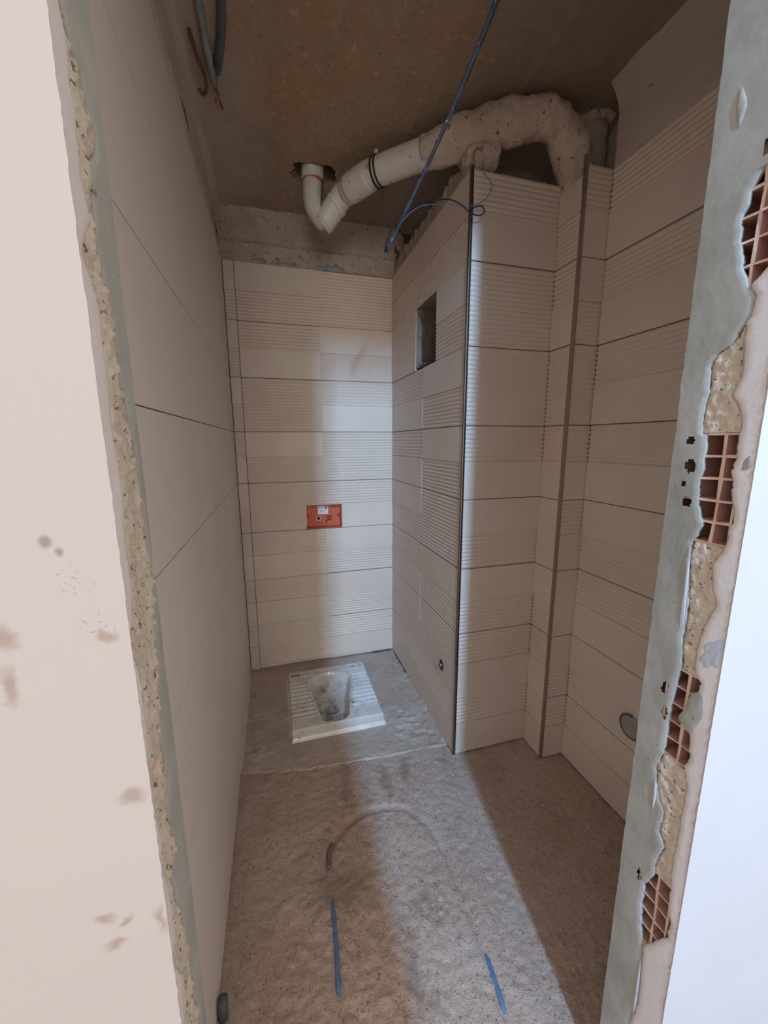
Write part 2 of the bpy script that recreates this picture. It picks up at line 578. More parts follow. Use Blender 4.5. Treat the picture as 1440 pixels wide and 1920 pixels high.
# dabs of dark adhesive squeezed out over the top tile row of the back wall
for cx, w, h in ((0.045, 0.05, 0.016), (0.19, 0.09, 0.024), (0.33, 0.12, 0.012), (0.60, 0.13, 0.036), (0.52, 0.07, 0.016)):
    v, f = [], []
    n = 14
    for i in range(n + 1):
        t = i / n
        x = cx - w / 2 + w * t
        hh = h * math.sin(math.pi * t) ** 0.6 * (0.8 + 0.5 * fnoise(x * 40, 0, 0)) + 0.001
        for zz, dd in ((-0.006, 0.0), (hh * 0.5, 0.006), (hh, 0.001)):
            v.append((x, -0.0075 - dd, 2.40 + zz))
    for i in range(n):
        for k in range(2):
            f.append((i * 3 + k, (i + 1) * 3 + k, (i + 1) * 3 + k + 1, i * 3 + k + 1))
    obj('adhesive_dab', v, f, M_CONDUIT, wall_back, smooth=True)


# rough masonry top of the chase's left skin
def chase_top():
    v, f = [], []
    n, m = 110, 14
    for i in range(n + 1):
        y = YP + 0.012 + (0.0 - YP - 0.012) * i / n
        top = 2.488 + 0.012 * fnoise(y * 8, 0, 2) - 0.02 * math.exp(-((y + 0.93) / 0.05) ** 2)
        for k in range(m + 1):
            t = k / m
            if t < 0.6:
                q = Vector((XP + 0.010 + 0.012 * t, y, 2.385 + (top - 2.385) * t / 0.6))
            else:
                s = (t - 0.6) / 0.4
                q = Vector((XP + 0.017 + 0.07 * s, y, top + 0.006 * math.sin(s * 3)))
            d = 0.012 * fnoise(q.y * 22, q.z * 22, 3) + 0.005 * fnoise(q.y * 70, q.z * 70, 1)
            v.append((q.x - d * 0.7, q.y, q.z + d * 0.6))
    for i in range(n):
        for k in range(m):
            a = i * (m + 1) + k
            f.append((a, a + m + 1, a + m + 2, a + 1))
    obj('mortar_ridge', v, f, M_WALLCEM, wall_chase, smooth=True)


chase_top()

# ------------------------------------------------------------------ tiles
RIB, AMP = 0.0172, 0.0043


def profile(z0, z1, kind):
    """(z, n) pairs of a tile's face: flat, or rounded ridges parted by narrow grooves"""
    if kind == 'F':
        return [(z0, 0.0), (z1, 0.0)]
    n = max(1, round((z1 - z0) / RIB))
    p = (z1 - z0) / n
    out = [(z0, -AMP)]
    for i in range(n):
        for t, h in ((0.14, -0.75), (0.32, -0.18), (0.5, 0.0), (0.68, -0.18), (0.86, -0.75), (1.0, -1.0)):
            out.append((z0 + p * (i + t), AMP * h))
    return out


def tile(parent, origin, U, N, u0, u1, row, cells, mat=M_TILE, gap=0.0017, hole=None, z_top=None):
    """one ceramic tile; cells = [(ua, ub, upper, lower)], F flat, R ribbed"""
    O, U, N = Vector(origin), Vector(U), Vector(N)
    zt = (8 - row) * TH - gap
    zb = (7 - row) * TH + gap
    zm = (zt + zb) / 2 + 0.004
    if z_top:
        zt = z_top
    v, f = [], []

    def P(u, z, n):
        v.append(O + U * u + N * n + Vector((0, 0, z)))
        return len(v) - 1

    a0, a1 = u0 + gap, u1 - gap
    BK = -T - 0.001
    for ci, (ca, cb, up, lo) in enumerate(cells):
        ca, cb = max(ca, a0), min(cb, a1)
        if ci > 0:
            ca += 0.0002
        if up == lo:
            pr = profile(zb, zt, up)
        else:
            pr = profile(zb, zm, lo)
            pu = profile(zm, zt, up)
            pr = pr + pu if abs(pr[-1][1] - pu[0][1]) > 1e-6 else pr + pu[1:]
        cuts = [ca, cb]
        if hole:
            cuts += [h for h in hole[:2] if ca < h < cb]
            for hz in hole[2:]:
                if zb < hz < zt:
                    for i in range(len(pr) - 1):
                        if pr[i][0] < hz < pr[i + 1][0]:
                            t = (hz - pr[i][0]) / (pr[i + 1][0] - pr[i][0])
                            pr.insert(i + 1, (hz, pr[i][1] * (1 - t) + pr[i + 1][1] * t))
                            break
        cuts.sort()
        for c0, c1 in zip(cuts[:-1], cuts[1:]):
            L = [P(c0, z, n) for z, n in pr]
            R = [P(c1, z, n) for z, n in pr]
            LB = [P(c0, z, BK) for z, n in pr]
            RB = [P(c1, z, BK) for z, n in pr]
            for i in range(len(pr) - 1):
                if hole and hole[0] <= (c0 + c1) / 2 <= hole[1] and hole[2] - 1e-5 <= (pr[i][0] + pr[i + 1][0]) / 2 <= hole[3] + 1e-5:
                    continue
                f.append((L[i], R[i], R[i + 1], L[i + 1]))
                f.append((LB[i], L[i], L[i + 1], LB[i + 1]))
                f.append((R[i], RB[i], RB[i + 1], R[i + 1]))
            hb = hole and hole[0] <= (c0 + c1) / 2 <= hole[1]
            if not (hb and hole[2] <= zb + 1e-4):
                f.append((L[0], LB[0], RB[0], R[0]))
            f.append((L[-1], R[-1], RB[-1], LB[-1]))
            if hb and hole[3] < zt:
                k = [P(c0, hole[3], 0), P(c1, hole[3], 0), P(c1, hole[3], BK), P(c0, hole[3], BK)]
                f.append(tuple(k))
    return obj('tile', v, f, mat, parent)


XV, XM = 0.059, 0.505
back_rows = [('FR', 'FR', 'RR'), ('FR', 'RF', 'FR'), ('FR', 'RR', 'RF'), ('RF', 'FR', 'RR'),
             ('FR', 'RR', 'RF'), ('RF', 'RF', 'FR'), ('RF', 'RF', 'FR'), ('RF', 'RR', 'RF')]
BOX = (0.387, 0.612, 0.90, 1.052)
for r, (nar, le, ri) in enumerate(back_rows):
    tile(wall_back, (0, 0, 0), (1, 0, 0), (0, -1, 0), 0.002, XV, r, [(0, XV, *nar)])
    tile(wall_back, (0, 0, 0), (1, 0, 0), (0, -1, 0), XV, XP + 0.006, r, [(XV, XM, *le), (XM, XP + 0.01, *ri)], hole=BOX if r == 4 else None)

# left face of the chase, u runs from the back wall towards the door
chl = [('F', 'R', 'F', 'R'), ('F', 'F', 'F', 'R'), ('R', 'F', 'F', 'R'), ('R', 'F', 'F', 'R'),
       ('F', 'R', 'R', 'R'), ('R', 'F', 'F', 'R'), ('F', 'R', 'R', 'F'), ('R', 'F', 'R', 'F')]
NICHE = (0.417, 0.677, 1.80, 2.098)
for r, (a, b, c, d) in enumerate(chl):
    tile(wall_chase, (XP, 0, 0), (0, -1, 0), (-1, 0, 0), 0.001, 0.072, r, [(0, 0.072, a, b)])
    tile(wall_chase, (XP, 0, 0), (0, -1, 0), (-1, 0, 0), 0.072, 0.972, r, [(0.072, 0.522, a, b), (0.522, 0.972, c, d)],
         hole=NICHE if r == 1 else None)
front = ['RF', 'RR', 'RR', 'RF', 'FR', 'FR', 'RF', 'RF']
side = ['FR', 'RF', 'RR', 'RF', 'FF', 'FR', 'RF', 'RF']
front2 = ['RF', 'FR', 'RR', 'RF', 'RF', 'FF', 'FR', 'RF']
right = ['RF', 'RF', 'RF', 'RF', 'FR', 'RF', 'FR', 'RF']
for r in range(8):
    tile(wall_chase, (0, YP, 0), (1, 0, 0), (0, -1, 0), XP + 0.003, XQ + 0.006, r, [(XP, XQ + 0.01, *front[r])])
    tile(wall_chase, (XQ, 0, 0), (0, -1, 0), (-1, 0, 0), -YP + 0.001, -YQ - 0.003, r, [(-YP, -YQ, *side[r])],
         z_top=2.365 if r == 0 else None)
    tile(wall_chase, (0, YQ, 0), (1, 0, 0), (0, -1, 0), XQ + 0.003, XR + 0.006, r, [(XQ, XR + 0.01, *front2[r])])
    tile(wall_right, (XR, 0, 0), (0, -1, 0), (-1, 0, 0), -YQ + 0.001, 1.898, r, [(-YQ, 1.9, *right[r])])
for r in range(8):
    g = 0.0014 if r in (2, 3) else 0.0009
    tile(wall_left, (0, 0, 0), (0, -1, 0), (1, 0, 0), 0.001, 0.92, r, [(0, 0.92, 'F', 'F')], mat=M_LTILE, gap=0.0006 if r > 4 else g)
    tile(wall_left, (0, 0, 0), (0, -1, 0), (1, 0, 0), 0.92, 1.82, r, [(0.92, 1.82, 'F', 'F')], mat=M_LTILE, gap=0.0006 if r > 4 else g)
    tile(wall_left, (0, 0, 0), (0, -1, 0), (1, 0, 0), 1.82, 1.899, r, [(1.82, 1.9, 'F', 'F')], mat=M_LTILE, gap=0.0005)


# metal corner trims
def trim(name, x, y, top, mat, w=0.009):
    pts = [(x - 0.0015, y + w), (x - 0.0035, y + w), (x - 0.0035, y + 0.001), (x - 0.0025, y - 0.002), (x, y - 0.0035), (x + w, y - 0.0035), (x + w, y - 0.0015),
           (x + 0.001, y - 0.0012), (x - 0.001, y + 0.001)]
    n = len(pts)
    v = [(a, b, 0.0) for a, b in pts] + [(a, b, top) for a, b in pts]
    f = [(i, (i + 1) % n, n + (i + 1) % n, n + i) for i in range(n)] + [tuple(reversed(range(n))), tuple(range(n, 2 * n))]
    return struct(obj(name, v, f, mat))


trim('trim_1', XP, YP, 2.405, M_STEEL, 0.008)
trim('trim_2', XQ, YQ, 2.425, M_TRIM2, 0.008)

# niche in the chase: a pocket lined with rough mortar
def niche():
    x0, x1 = XP + 0.002, XP + 0.150
    y0, y1, z0, z1 = -NICHE[1] + 0.002, -NICHE[0] - 0.002, NICHE[2], NICHE[3] - 0.001
    bm = bmesh.new()
    box_bm(bm, x0, x1, y0, y1, z0, z1)
    bmesh.ops.delete(bm, geom=[fc for fc in bm.faces if abs(fc.calc_center_median().x - x0) < 1e-4], context='FACES_ONLY')
    bmesh.ops.subdivide_edges(bm, edges=list(bm.edges), cuts=16, use_grid_fill=True)
    for vv in bm.verts:
        c = vv.co.copy()
        a = 0.006 * abs(fnoise(c.y * 22 + c.x * 15, c.z * 22, 1))
        if c.x > x0 + 0.002:
            if abs(c.y - y0) < 1e-4:
                vv.co.y += a
            if abs(c.y - y1) < 1e-4:
                vv.co.y -= a
            if abs(c.x - x1) < 1e-4:
                vv.co.x -= a
        if c.z < z0 + 0.001:
            vv.co.z += 0.008 + 0.034 * abs(fnoise(c.y * 28, c.x * 28, 3))
    bm_obj('niche_lining', bm, M_NICHESHADE, wall_chase, False)


# open the masonry skin behind the niche and the wall box: rebuild the two cores with gaps
def core(o, lst):
    bm = bmesh.new()
    for b in lst:
        box_bm(bm, *b)
    bm.to_mesh(o.data)
    bm.free()


y0n, y1n = -NICHE[1], -NICHE[0]
core(wall_chase, [(XP + T, XP + 0.085, YP + T, y0n, -0.1, 2.40), (XP + T, XP + 0.085, y1n, T, -0.1, 2.40),
                  (XP + T, XP + 0.085, y0n, y1n, -0.1, NICHE[2]), (XP + T, XP + 0.085, y0n, y1n, NICHE[3], 2.40),
                  (XP + 0.085, XQ + T, YP + T, YP + 0.05, -0.1, 2.385),
                  (XQ + T, XQ + 0.03, YQ + T, YP + 0.05, -0.1, 2.33),
                  (XQ + 0.03, XR + T, YQ + T, YQ + 0.035, -0.1, 2.37)])
core(wall_back, [(-T, BOX[0], T, 0.12, -0.1, 2.86), (BOX[1], 1.62, T, 0.12, -0.1, 2.86),
                 (BOX[0], BOX[1], T, 0.12, -0.1, BOX[2]), (BOX[0], BOX[1], T, 0.12, BOX[3], 2.86)])
niche()

# ------------------------------------------------------------------ doorway wall: broken reveals
RIGHT_INNER = [(1.807, -1.976), (1.777, -1.963), (1.749, -1.955), (1.739, -1.955), (1.715, -1.956), (1.698, -1.961), (1.668, -1.968), (1.647, -1.977), (1.631, -1.988), (1.607, -1.984), (1.597, -1.979), (1.575, -1.965), (1.565, -1.948), (1.55, -1.941), (1.511, -1.943), (1.483, -1.94), (1.449, -1.941), (1.443, -1.949), (1.391, -1.951), (1.373, -1.947), (1.338, -1.95), (1.306, -1.961), (1.277, -1.952), (1.262, -1.949), (1.241, -1.949), (1.218, -1.952), (1.157, -1.958), (1.109, -1.956), (1.068, -1.961), (1.048, -1.959), (1.019, -1.957), (0.978, -1.954), (0.909, -1.953), (0.883, -1.952), (0.852, -1.943), (0.809, -1.949), (0.797, -1.953), (0.772, -1.967), (0.728, -1.965), (0.706, -1.976), (0.664, -1.966), (0.632, -1.966), (0.588, -1.952), (0.548, -1.951), (0.518, -1.953), (0.478, -1.96), (0.459, -1.963), (0.437, -1.966), (0.391, -1.969), (0.325, -1.971), (0.266, -1.963)]
RIGHT_OUTER = [(1.666, -1.996), (1.647, -1.977), (1.631, -1.988), (1.607, -1.984), (1.597, -1.979), (1.569, -1.982), (1.525, -1.985), (1.503, -1.975), (1.49, -1.985), (1.47, -1.993), (1.443, -1.993), (1.422, -1.994), (1.41, -1.994), (1.389, -1.989), (1.38, -1.995), (1.36, -1.995), (1.335, -2.002), (1.323, -2.004), (1.302, -1.999), (1.276, -1.999), (1.252, -1.984), (1.22, -1.988), (1.186, -1.998), (1.156, -1.989), (1.125, -1.983), (1.091, -1.98), (1.064, -1.982), (1.051, -1.994), (1.04, -1.994), (1.018, -1.987), (0.986, -1.985), (0.953, -1.989), (0.911, -1.995), (0.889, -1.989), (0.857, -1.997), (0.847, -1.997), (0.763, -1.996), (0.692, -1.994), (0.655, -1.996), (0.599, -1.999), (0.578, -2.006), (0.543, -2.004), (0.464, -1.966), (0.437, -1.966), (0.391, -1.969), (0.325, -1.971), (0.266, -1.963)]
LEFT_OUTER = [(1.783, -1.97), (1.776, -1.965), (1.767, -1.961), (1.752, -1.96), (1.737, -1.964), (1.719, -1.962), (1.697, -1.963), (1.686, -1.962), (1.662, -1.967), (1.648, -1.963), (1.64, -1.958), (1.632, -1.957), (1.612, -1.975), (1.592, -1.986), (1.58, -1.976), (1.56, -1.963), (1.53, -1.965), (1.509, -1.965), (1.455, -1.97), (1.423, -1.964), (1.391, -1.965), (1.345, -1.973), (1.299, -1.969), (1.26, -1.98), (1.238, -1.998), (1.217, -1.982), (1.19, -1.977), (1.15, -1.981), (1.117, -1.98), (1.103, -1.995), (1.067, -1.983), (1.042, -1.983), (1.0, -1.977), (0.969, -1.985), (0.921, -1.974), (0.88, -1.973), (0.86, -1.978), (0.839, -1.995), (0.784, -1.969), (0.726, -1.982)]
LEFT_INNER = [(1.788, -1.965), (1.774, -1.96), (1.764, -1.953), (1.762, -1.943), (1.751, -1.939), (1.738, -1.932), (1.723, -1.924), (1.708, -1.923), (1.687, -1.944), (1.661, -1.948), (1.643, -1.948), (1.623, -1.951), (1.6, -1.948), (1.587, -1.946), (1.563, -1.931), (1.537, -1.937), (1.53, -1.935), (1.5, -1.931), (1.46, -1.921), (1.424, -1.914), (1.38, -1.915), (1.343, -1.915), (1.292, -1.904), (1.247, -1.915), (1.189, -1.922), (1.161, -1.932), (1.115, -1.939), (1.095, -1.945), (1.058, -1.938), (1.02, -1.938), (1.017, -1.959), (0.983, -1.948), (0.93, -1.935), (0.943, -1.957), (0.949, -1.975), (0.896, -1.958), (0.834, -1.947), (0.783, -1.937), (0.74, -1.943), (0.616, -1.925)]


def interp(tab, z):
    """y of a traced edge at height z (the table runs downwards)"""
    t = tab
    if z >= t[0][0]:
        return t[0][1]
    if z <= t[-1][0]:
        return t[-1][1]
    for (za, ya), (zb, yb) in zip(t[:-1], t[1:]):
        lo, hi = min(za, zb), max(za, zb)
        if lo <= z <= hi:
            return ya if hi - lo < 1e-6 else ya + (yb - ya) * (za - z) / (za - zb)
    return t[-1][1]


ZT = 2.5     # underside of the lintel
wall_front = struct(boxes('wall_front', [(-3.0, JL - 0.10, WY0 + 0.005, WY1, -0.1, 2.86), (JR + 0.10, 3.2, WY0 + 0.005, WY1, -0.1, 2.86),
                                         (JL - 0.10, JR + 0.10, WY0 + 0.005, WY1, ZT, 2.86)], M_GROUT))
def wyr(z):
    """hall face of the right-hand wall: it stands 2 cm proud"""
    return -2.0205 + 0.0 * z


# white skim on the hall side, with a chipped edge at each reveal
def skim(x_edge, x_far, name='white_plaster'):
    v, f = [], []
    n = 440
    sg = -1 if x_edge > 0.5 else 1
    for i in range(n + 1):
        z = -0.01 + 2.87 * i / n
        e = x_edge + sg * (0.0015 + abs(0.0012 * fnoise(z * 14, 0, x_edge) + 0.0012 * fnoise(z * 90, 1, 0)))
        yf = wyr(z) if sg < 0 else WY0
        v += [(x_far, yf, z), (e, yf, z), (e - sg * 0.003, yf + 0.009, z), (x_far, yf + 0.009, z)]
    for i in range(n):
        for k in range(3):
            a, b = i * 4 + k, i * 4 + k + 1
            f.append((a, b, b + 4, a + 4))
    return obj(name, v, f, M_WHITE, wall_front)


skim(JL, -3.0)
skim(JR, 3.2)
boxes('white_plaster', [(JL, JR, WY0, WY0 + 0.006, ZT, 2.86)], M_WHITE, wall_front)


def slab(name, xf, sgn, edge_a, edge_b, z0, z1, mat, holes=(), nz=0.004, ny=12, seed=0, thick=0.010, wav=0.0006, jag=0.0026):
    """plaster left on a reveal between two edges y = a(z) and y = b(z); sgn points out of the wall"""
    v, f = [], []
    n = int((z1 - z0) / nz)
    for i in range(n + 1):
        z = z0 + (z1 - z0) * i / n
        ya, yb = edge_a(z), edge_b(z)
        ja = jag * (fnoise(z * 60, seed, 1) + 0.7 * fnoise(z * 210, seed, 4))
        ya2 = ya + ja
        if abs(yb - ya2) < 0.001 or (yb > ya) != (yb > ya2):
            ya2 = yb - 0.001 * (1 if yb > ya else -1)
        for k in range(ny + 1):
            t = k / ny
            y = ya2 + (yb - ya2) * t
            roll = 0.002 * math.exp(-(abs(y - ya2) / 0.004) ** 2)
            x = xf + sgn * (wav * fnoise(y * 24, z * 10, seed) - roll + 0.00025 * fnoise(y * 150, z * 150, seed))
            v.append((x, y, z))
        v.append((xf - sgn * thick, ya2 + (0.002 if yb > ya else -0.002), z))
    m = ny + 2
    for i in range(n):
        for k in range(ny):
            yc = (v[i * m + k][1] + v[i * m + k + 1][1]) / 2
            zc = v[i * m][2]
            if any(((yc - hy) / ha) ** 2 + ((zc - hz) / hb) ** 2 < 1 + 0.6 * fnoise(yc * 90, zc * 90, 3) for hy, hz, ha, hb in holes):
                continue
            f.append((i * m + k, i * m + k + 1, (i + 1) * m + k + 1, (i + 1) * m + k))
        f.append((i * m, (i + 1) * m, (i + 1) * m + ny + 1, i * m + ny + 1))
    return obj(name, v, f, mat, wall_front, smooth=True)


def corner_edge(base, amp, seed):
    return lambda z: base + amp * fnoise(z * 12, seed, 0) + amp * 0.6 * fnoise(z * 60, seed, 2)


HOLES = ((-1.927, 1.436, 0.006, 0.007), (-1.931, 1.395, 0.008, 0.010), (-1.934, 1.338, 0.007, 0.008), (-1.925, 1.366, 0.003, 0.004),
         (-1.940, 1.005, 0.006, 0.012), (-1.945, 0.96, 0.005, 0.012), (-1.941, 0.600, 0.004, 0.014), (-1.975, 1.815, 0.006, 0.010))
slab('reveal_plaster', JR, -1, lambda z: interp(RIGHT_INNER, z) if z < 1.80 else wyr(z) + 0.001, corner_edge(WY1, 0.0015, 4), 0.0, ZT, M_GREY, HOLES, ny=22, seed=3)
slab('reveal_plaster', JR - 0.001, -1, lambda z: max(interp(RIGHT_OUTER, z), wyr(z) + 0.005), lambda z: wyr(z) + 0.0005, 0.0, 1.69, M_SKIM, ny=8, seed=8, jag=0.0024, wav=0.0003)
slab('reveal_plaster', JL, 1, lambda z: max(interp(LEFT_OUTER, z), -1.998), lambda z: WY0 + 0.0005, 0.0, ZT, M_SKIM, ny=8, seed=11, wav=0.0008)
slab('reveal_plaster', JL, 1, lambda z: min(interp(LEFT_INNER, z), -1.901), corner_edge(WY1, 0.0012, 14), 0.0, ZT, M_GREY, ny=12, seed=15)


def rough_end(name, xf, sgn, y0, y1, z0, z1, amp, seed, bulge=0.0, bare=None):
    v, f = [], []
    nz, ny = int((z1 - z0) / 0.0035), int((y1 - y0) / 0.0035)
    for i in range(nz + 1):
        for k in range(ny + 1):
            y, z = y0 + (y1 - y0) * k / ny, z0 + (z1 - z0) * i / nz
            h = amp * 0.6 * fnoise(y * 30, z * 30, seed) + amp * 0.8 * fnoise(y * 110, z * 110, seed + 2, 6) + bulge
            if bare:
                lo, hi = bare(z)
                h -= 0.012 * (1 - smooth(lo - 0.004, lo + 0.001, y) * smooth(hi + 0.004, hi - 0.001, y))
            v.append((xf + sgn * h, y, z))
    for i in range(nz):
        for k in range(ny):
            a = i * (ny + 1) + k
            f.append((a, a + 1, a + ny + 2, a + ny + 1))
    b = len(v)
    v += [(xf - sgn * 0.09, y0, z0), (xf - sgn * 0.09, y1, z0), (xf - sgn * 0.09, y1, z1), (xf - sgn * 0.09, y0, z1)]
    c = [0, ny, nz * (ny + 1) + ny, nz * (ny + 1)]
    for i in range(4):
        j = (i + 1) % 4
        f.append((c[i], b + i, b + j, c[j]))
    return obj(name, v, f, M_ROUGH, wall_front, smooth=True)


# left reveal: one ragged strip of mortar
rough_end('mortar_core', JL - 0.001, 1, -1.9985, -1.903, 0.0, ZT, 0.0050, 1, bare=lambda z: (interp(LEFT_OUTER, z), interp(LEFT_INNER, z)))
obj('brick', [(0.066, -1.975, 1.071), (0.066, -1.969, 1.071), (0.066, -1.970, 1.094), (0.066, -1.974, 1.092),
              (0.075, -1.974, 1.074), (0.075, -1.970, 1.074), (0.074, -1.9705, 1.090), (0.074, -1.9735, 1.089)],
    [(4, 5, 6, 7), (0, 1, 5, 4), (1, 2, 6, 5), (2, 3, 7, 6), (3, 0, 4, 7)], M_BRICK, wall_front)

# right reveal: hollow bricks with the mortar between them
def hollow_brick(z0, shear=0.0):
    yl = [-2.0005, -1.9965, -1.9775, -1.9730, -1.9425, -1.9380, -1.9120, -1.9050]
    rows, H = 5, 0.172
    ch = 0.0300
    web = (H - rows * ch) / (rows + 1)
    zl = [0.0]
    for r in range(rows):
        zl += [zl[-1] + web, zl[-1] + web + ch]
    zl.append(H)
    x0, x1 = JR + 0.004, JR + 0.092
    v, f = [], []

    def P(x, i, j):
        y, z = yl[i], z0 + zl[j]
        w = 0.0016
        v.append((x + (0.0025 * fnoise(y * 60, z * 60, 1) if x == x0 else 0), y + w * fnoise(z * 60, y * 90, 2), z + w * fnoise(y * 60, z * 90, 5) + shear * (y + 1.95)))
        return len(v) - 1

    for i in range(7):
        for j in range(2 * rows + 1):
            cell = i % 2 == 1 and j % 2 == 1
            a = [P(x0, i, j), P(x0, i + 1, j), P(x0, i + 1, j + 1), P(x0, i, j + 1)]
            if not cell:
                f.append(tuple(a))
            else:
                b = [P(x1, i, j), P(x1, i + 1, j), P(x1, i + 1, j + 1), P(x1, i, j + 1)]
                f.append(tuple(b))
                for k in range(4):
                    f.append((a[k], b[k], b[(k + 1) % 4], a[(k + 1) % 4]))
    n = 2 * rows + 1
    c = [P(x0, 0, 0), P(x0, 7, 0), P(x0, 7, n), P(x0, 0, n)]
    d = [P(x1 + .004, 0, 0), P(x1 + .004, 7, 0), P(x1 + .004, 7, n), P(x1 + .004, 0, n)]
    for k in range(4):
        f.append((c[k], d[k], d[(k + 1) % 4], c[(k + 1) % 4]))
    o = obj('brick', v, f, M_BRICK, wall_front)
    o.data.materials.append(M_CELL)
    for pl in o.data.polygons:
        if pl.center.x > x0 + 0.02:
            pl.material_index = 1
    return o


BZ = (1.640, 1.277, 0.884, 0.470)
for i, z in enumerate(BZ):
    hollow_brick(z)
prev = ZT
for z in BZ + (-0.172,):
    rough_end('mortar_core', JR + 0.003, -1, -2.010, -1.905, z + 0.172, prev, 0.0030, 5 + z, bare=lambda q: (interp(RIGHT_OUTER, q) if q < 1.66 else -2.02, interp(RIGHT_INNER, q)))
    prev = z
# smears of cement and gypsum on the right reveal
def blob(name, pts, xf, mat, th=0.006, seed=0):
    """a flat trowelled patch: outline in (y, z), raised in the middle"""
    cy = sum(p[0] for p in pts) / len(pts)
    cz = sum(p[1] for p in pts) / len(pts)
    out = catmull([(0, a, b) for a, b in pts + [pts[0]]], 6)[:-1]
    v, f = [(xf - th, cy, cz)], []
    rings = 5
    for r in range(1, rings + 1):
        t = r / rings
        for q in out:
            y, z = cy + (q.y - cy) * t, cz + (q.z - cz) * t
            v.append((xf - th * (1 - t ** 4) + 0.0006 * fnoise(y * 60, z * 60, seed) * (1 - t ** 6), y, z))
    n = len(out)
    for k in range(n):
        f.append((0, 1 + (k + 1) % n, 1 + k))
    for r in range(rings - 1):
        for k in range(n):
            a, b = 1 + r * n + k, 1 + r * n + (k + 1) % n
            f.append((a, b, b + n, a + n))
    return obj(name, v, f, mat, wall_front, smooth=True)


blob('cement_smear', [(-2.003, 1.04), (-1.986, 1.027), (-1.98, 1.011), (-1.977, 0.993), (-1.969, 0.969), (-1.979, 0.96), (-1.991, 0.955), (-1.999, 0.969), (-2.008, 0.992), (-2.007, 1.013)], JR, M_GREY, 0.002, 1)
blob('gypsum_smear', [(-2.004, 1.136), (-2.016, 1.142), (-2.019, 1.133), (-2.019, 1.091), (-2.0, 1.075), (-1.989, 1.077), (-1.985, 1.089), (-1.991, 1.104), (-1.989, 1.119)], JR, M_WHITECOAT, 0.0015, 2)
blob('gypsum_smear', [(-1.947, 1.27), (-1.951, 1.26), (-1.955, 1.164), (-1.956, 1.137), (-1.952, 1.126), (-1.949, 1.13), (-1.948, 1.16)], JR, M_WHITECOAT, 0.0015, 3)
blob('gypsum_smear', [(-1.946, 0.83), (-1.951, 0.80), (-1.949, 0.76), (-1.945, 0.79)], JR, M_WHITECOAT, 0.0015, 4)
blob('gypsum_smear', [(-1.965, 0.425), (-1.968, 0.414), (-1.970, 0.327), (-1.966, 0.285), (-1.964, 0.339)], JR, M_WHITECOAT, 0.0015, 5)
blob('cement_smear', [(-1.932, 1.917), (-1.928, 1.914), (-1.928, 1.888), (-1.934, 1.865), (-1.939, 1.874), (-1.941, 1.891)], JR, M_GREY, 0.0015, 6)
blob('cement_smear', [(-2.004, 1.412), (-2.014, 1.418), (-2.016, 1.397), (-2.002, 1.393)], JR, M_GREY, 0.0015, 7)

# added unseen partition behind the camera, its end shapes the window beam
light_blocker = struct(boxes('light_blocker', [(0.325, 0.355, -5.3, -2.70, -0.01, 4.2), (0.325, 0.478, -2.70, -2.62, -0.01, 4.2)], M_WHITE))

# ------------------------------------------------------------------ cement slab round the pan
PX0, PX1, PY0, PY1 = 0.222, 0.704, -0.70, -0.144
EDGE = [(-0.02, -0.81), (0.10, -0.835), (0.246, -0.868), (0.40, -0.882), (0.533, -0.89), (0.68, -0.90), (0.788, -0.905), (0.90, -0.912), (0.962, -0.914)]


def edge_y(x):
    for (xa, ya), (xb, yb) in zip(EDGE[:-1], EDGE[1:]):
        if x <= xb:
            return ya + (yb - ya) * (x - xa) / (xb - xa) + 0.006 * fnoise(x * 16, 0, 3)
    return EDGE[-1][1]


def slab_mesh():
    v, f = [], []
    nx, ny = 190, 170
    for j in range(ny + 1):
        for i in range(nx + 1):
            x = 0.001 + (XP - 0.002) * i / nx
            ye = edge_y(x)
            t = j / ny
            y = ye + (0.004 - ye) * t
            d = y - ye
            z = -0.002 - 0.006 * t
            z += 0.0035 * fnoise(x * 9, y * 9, 4) + 0.0016 * fnoise(x * 40, y * 40, 4, 4)
            lip = math.exp(-((d - 0.010) / 0.007) ** 2)
            z += 0.004 * lip * (0.2 + 1.5 * fnoise(x * 14, 2, 0))
            for bx, by, br in ((0.04, -0.45, 0.05), (0.05, -0.70, 0.07), (0.82, -0.74, 0.09), (0.88, -0.82, 0.06), (0.78, -0.62, 0.05)):
                w = math.exp(-((x - bx) ** 2 + (y - by) ** 2) / br ** 2)
                z += 0.013 * w * max(-0.5, fnoise(x * 26 + bx * 9, y * 26, 6, 3))
            if x > 0.9:
                z += 0.008 * ((x - 0.9) / 0.047) ** 2 * (0.4 + fnoise(y * 20, 0, 2))
            if j == 0:
                z = -0.03
            v.append((x, y, z))
    m = nx + 1
    for j in range(ny):
        for i in range(nx):
            q = (j * m + i, j * m + i + 1, (j + 1) * m + i + 1, (j + 1) * m + i)
            cx = sum(v[k][0] for k in q) / 4
            cy = sum(v[k][1] for k in q) / 4
            if PX0 + 0.012 < cx < PX1 - 0.012 and PY0 + 0.012 < cy < PY1 - 0.012:
                continue
            f.append(q)
    return v, f


v, f = slab_mesh()
slab_o = obj('cement_slab', v, f, M_CEMENT, smooth=True)
tag(slab_o, 'grey trowelled cement slab with a rough lip, bedding the white squat toilet', 'slab')
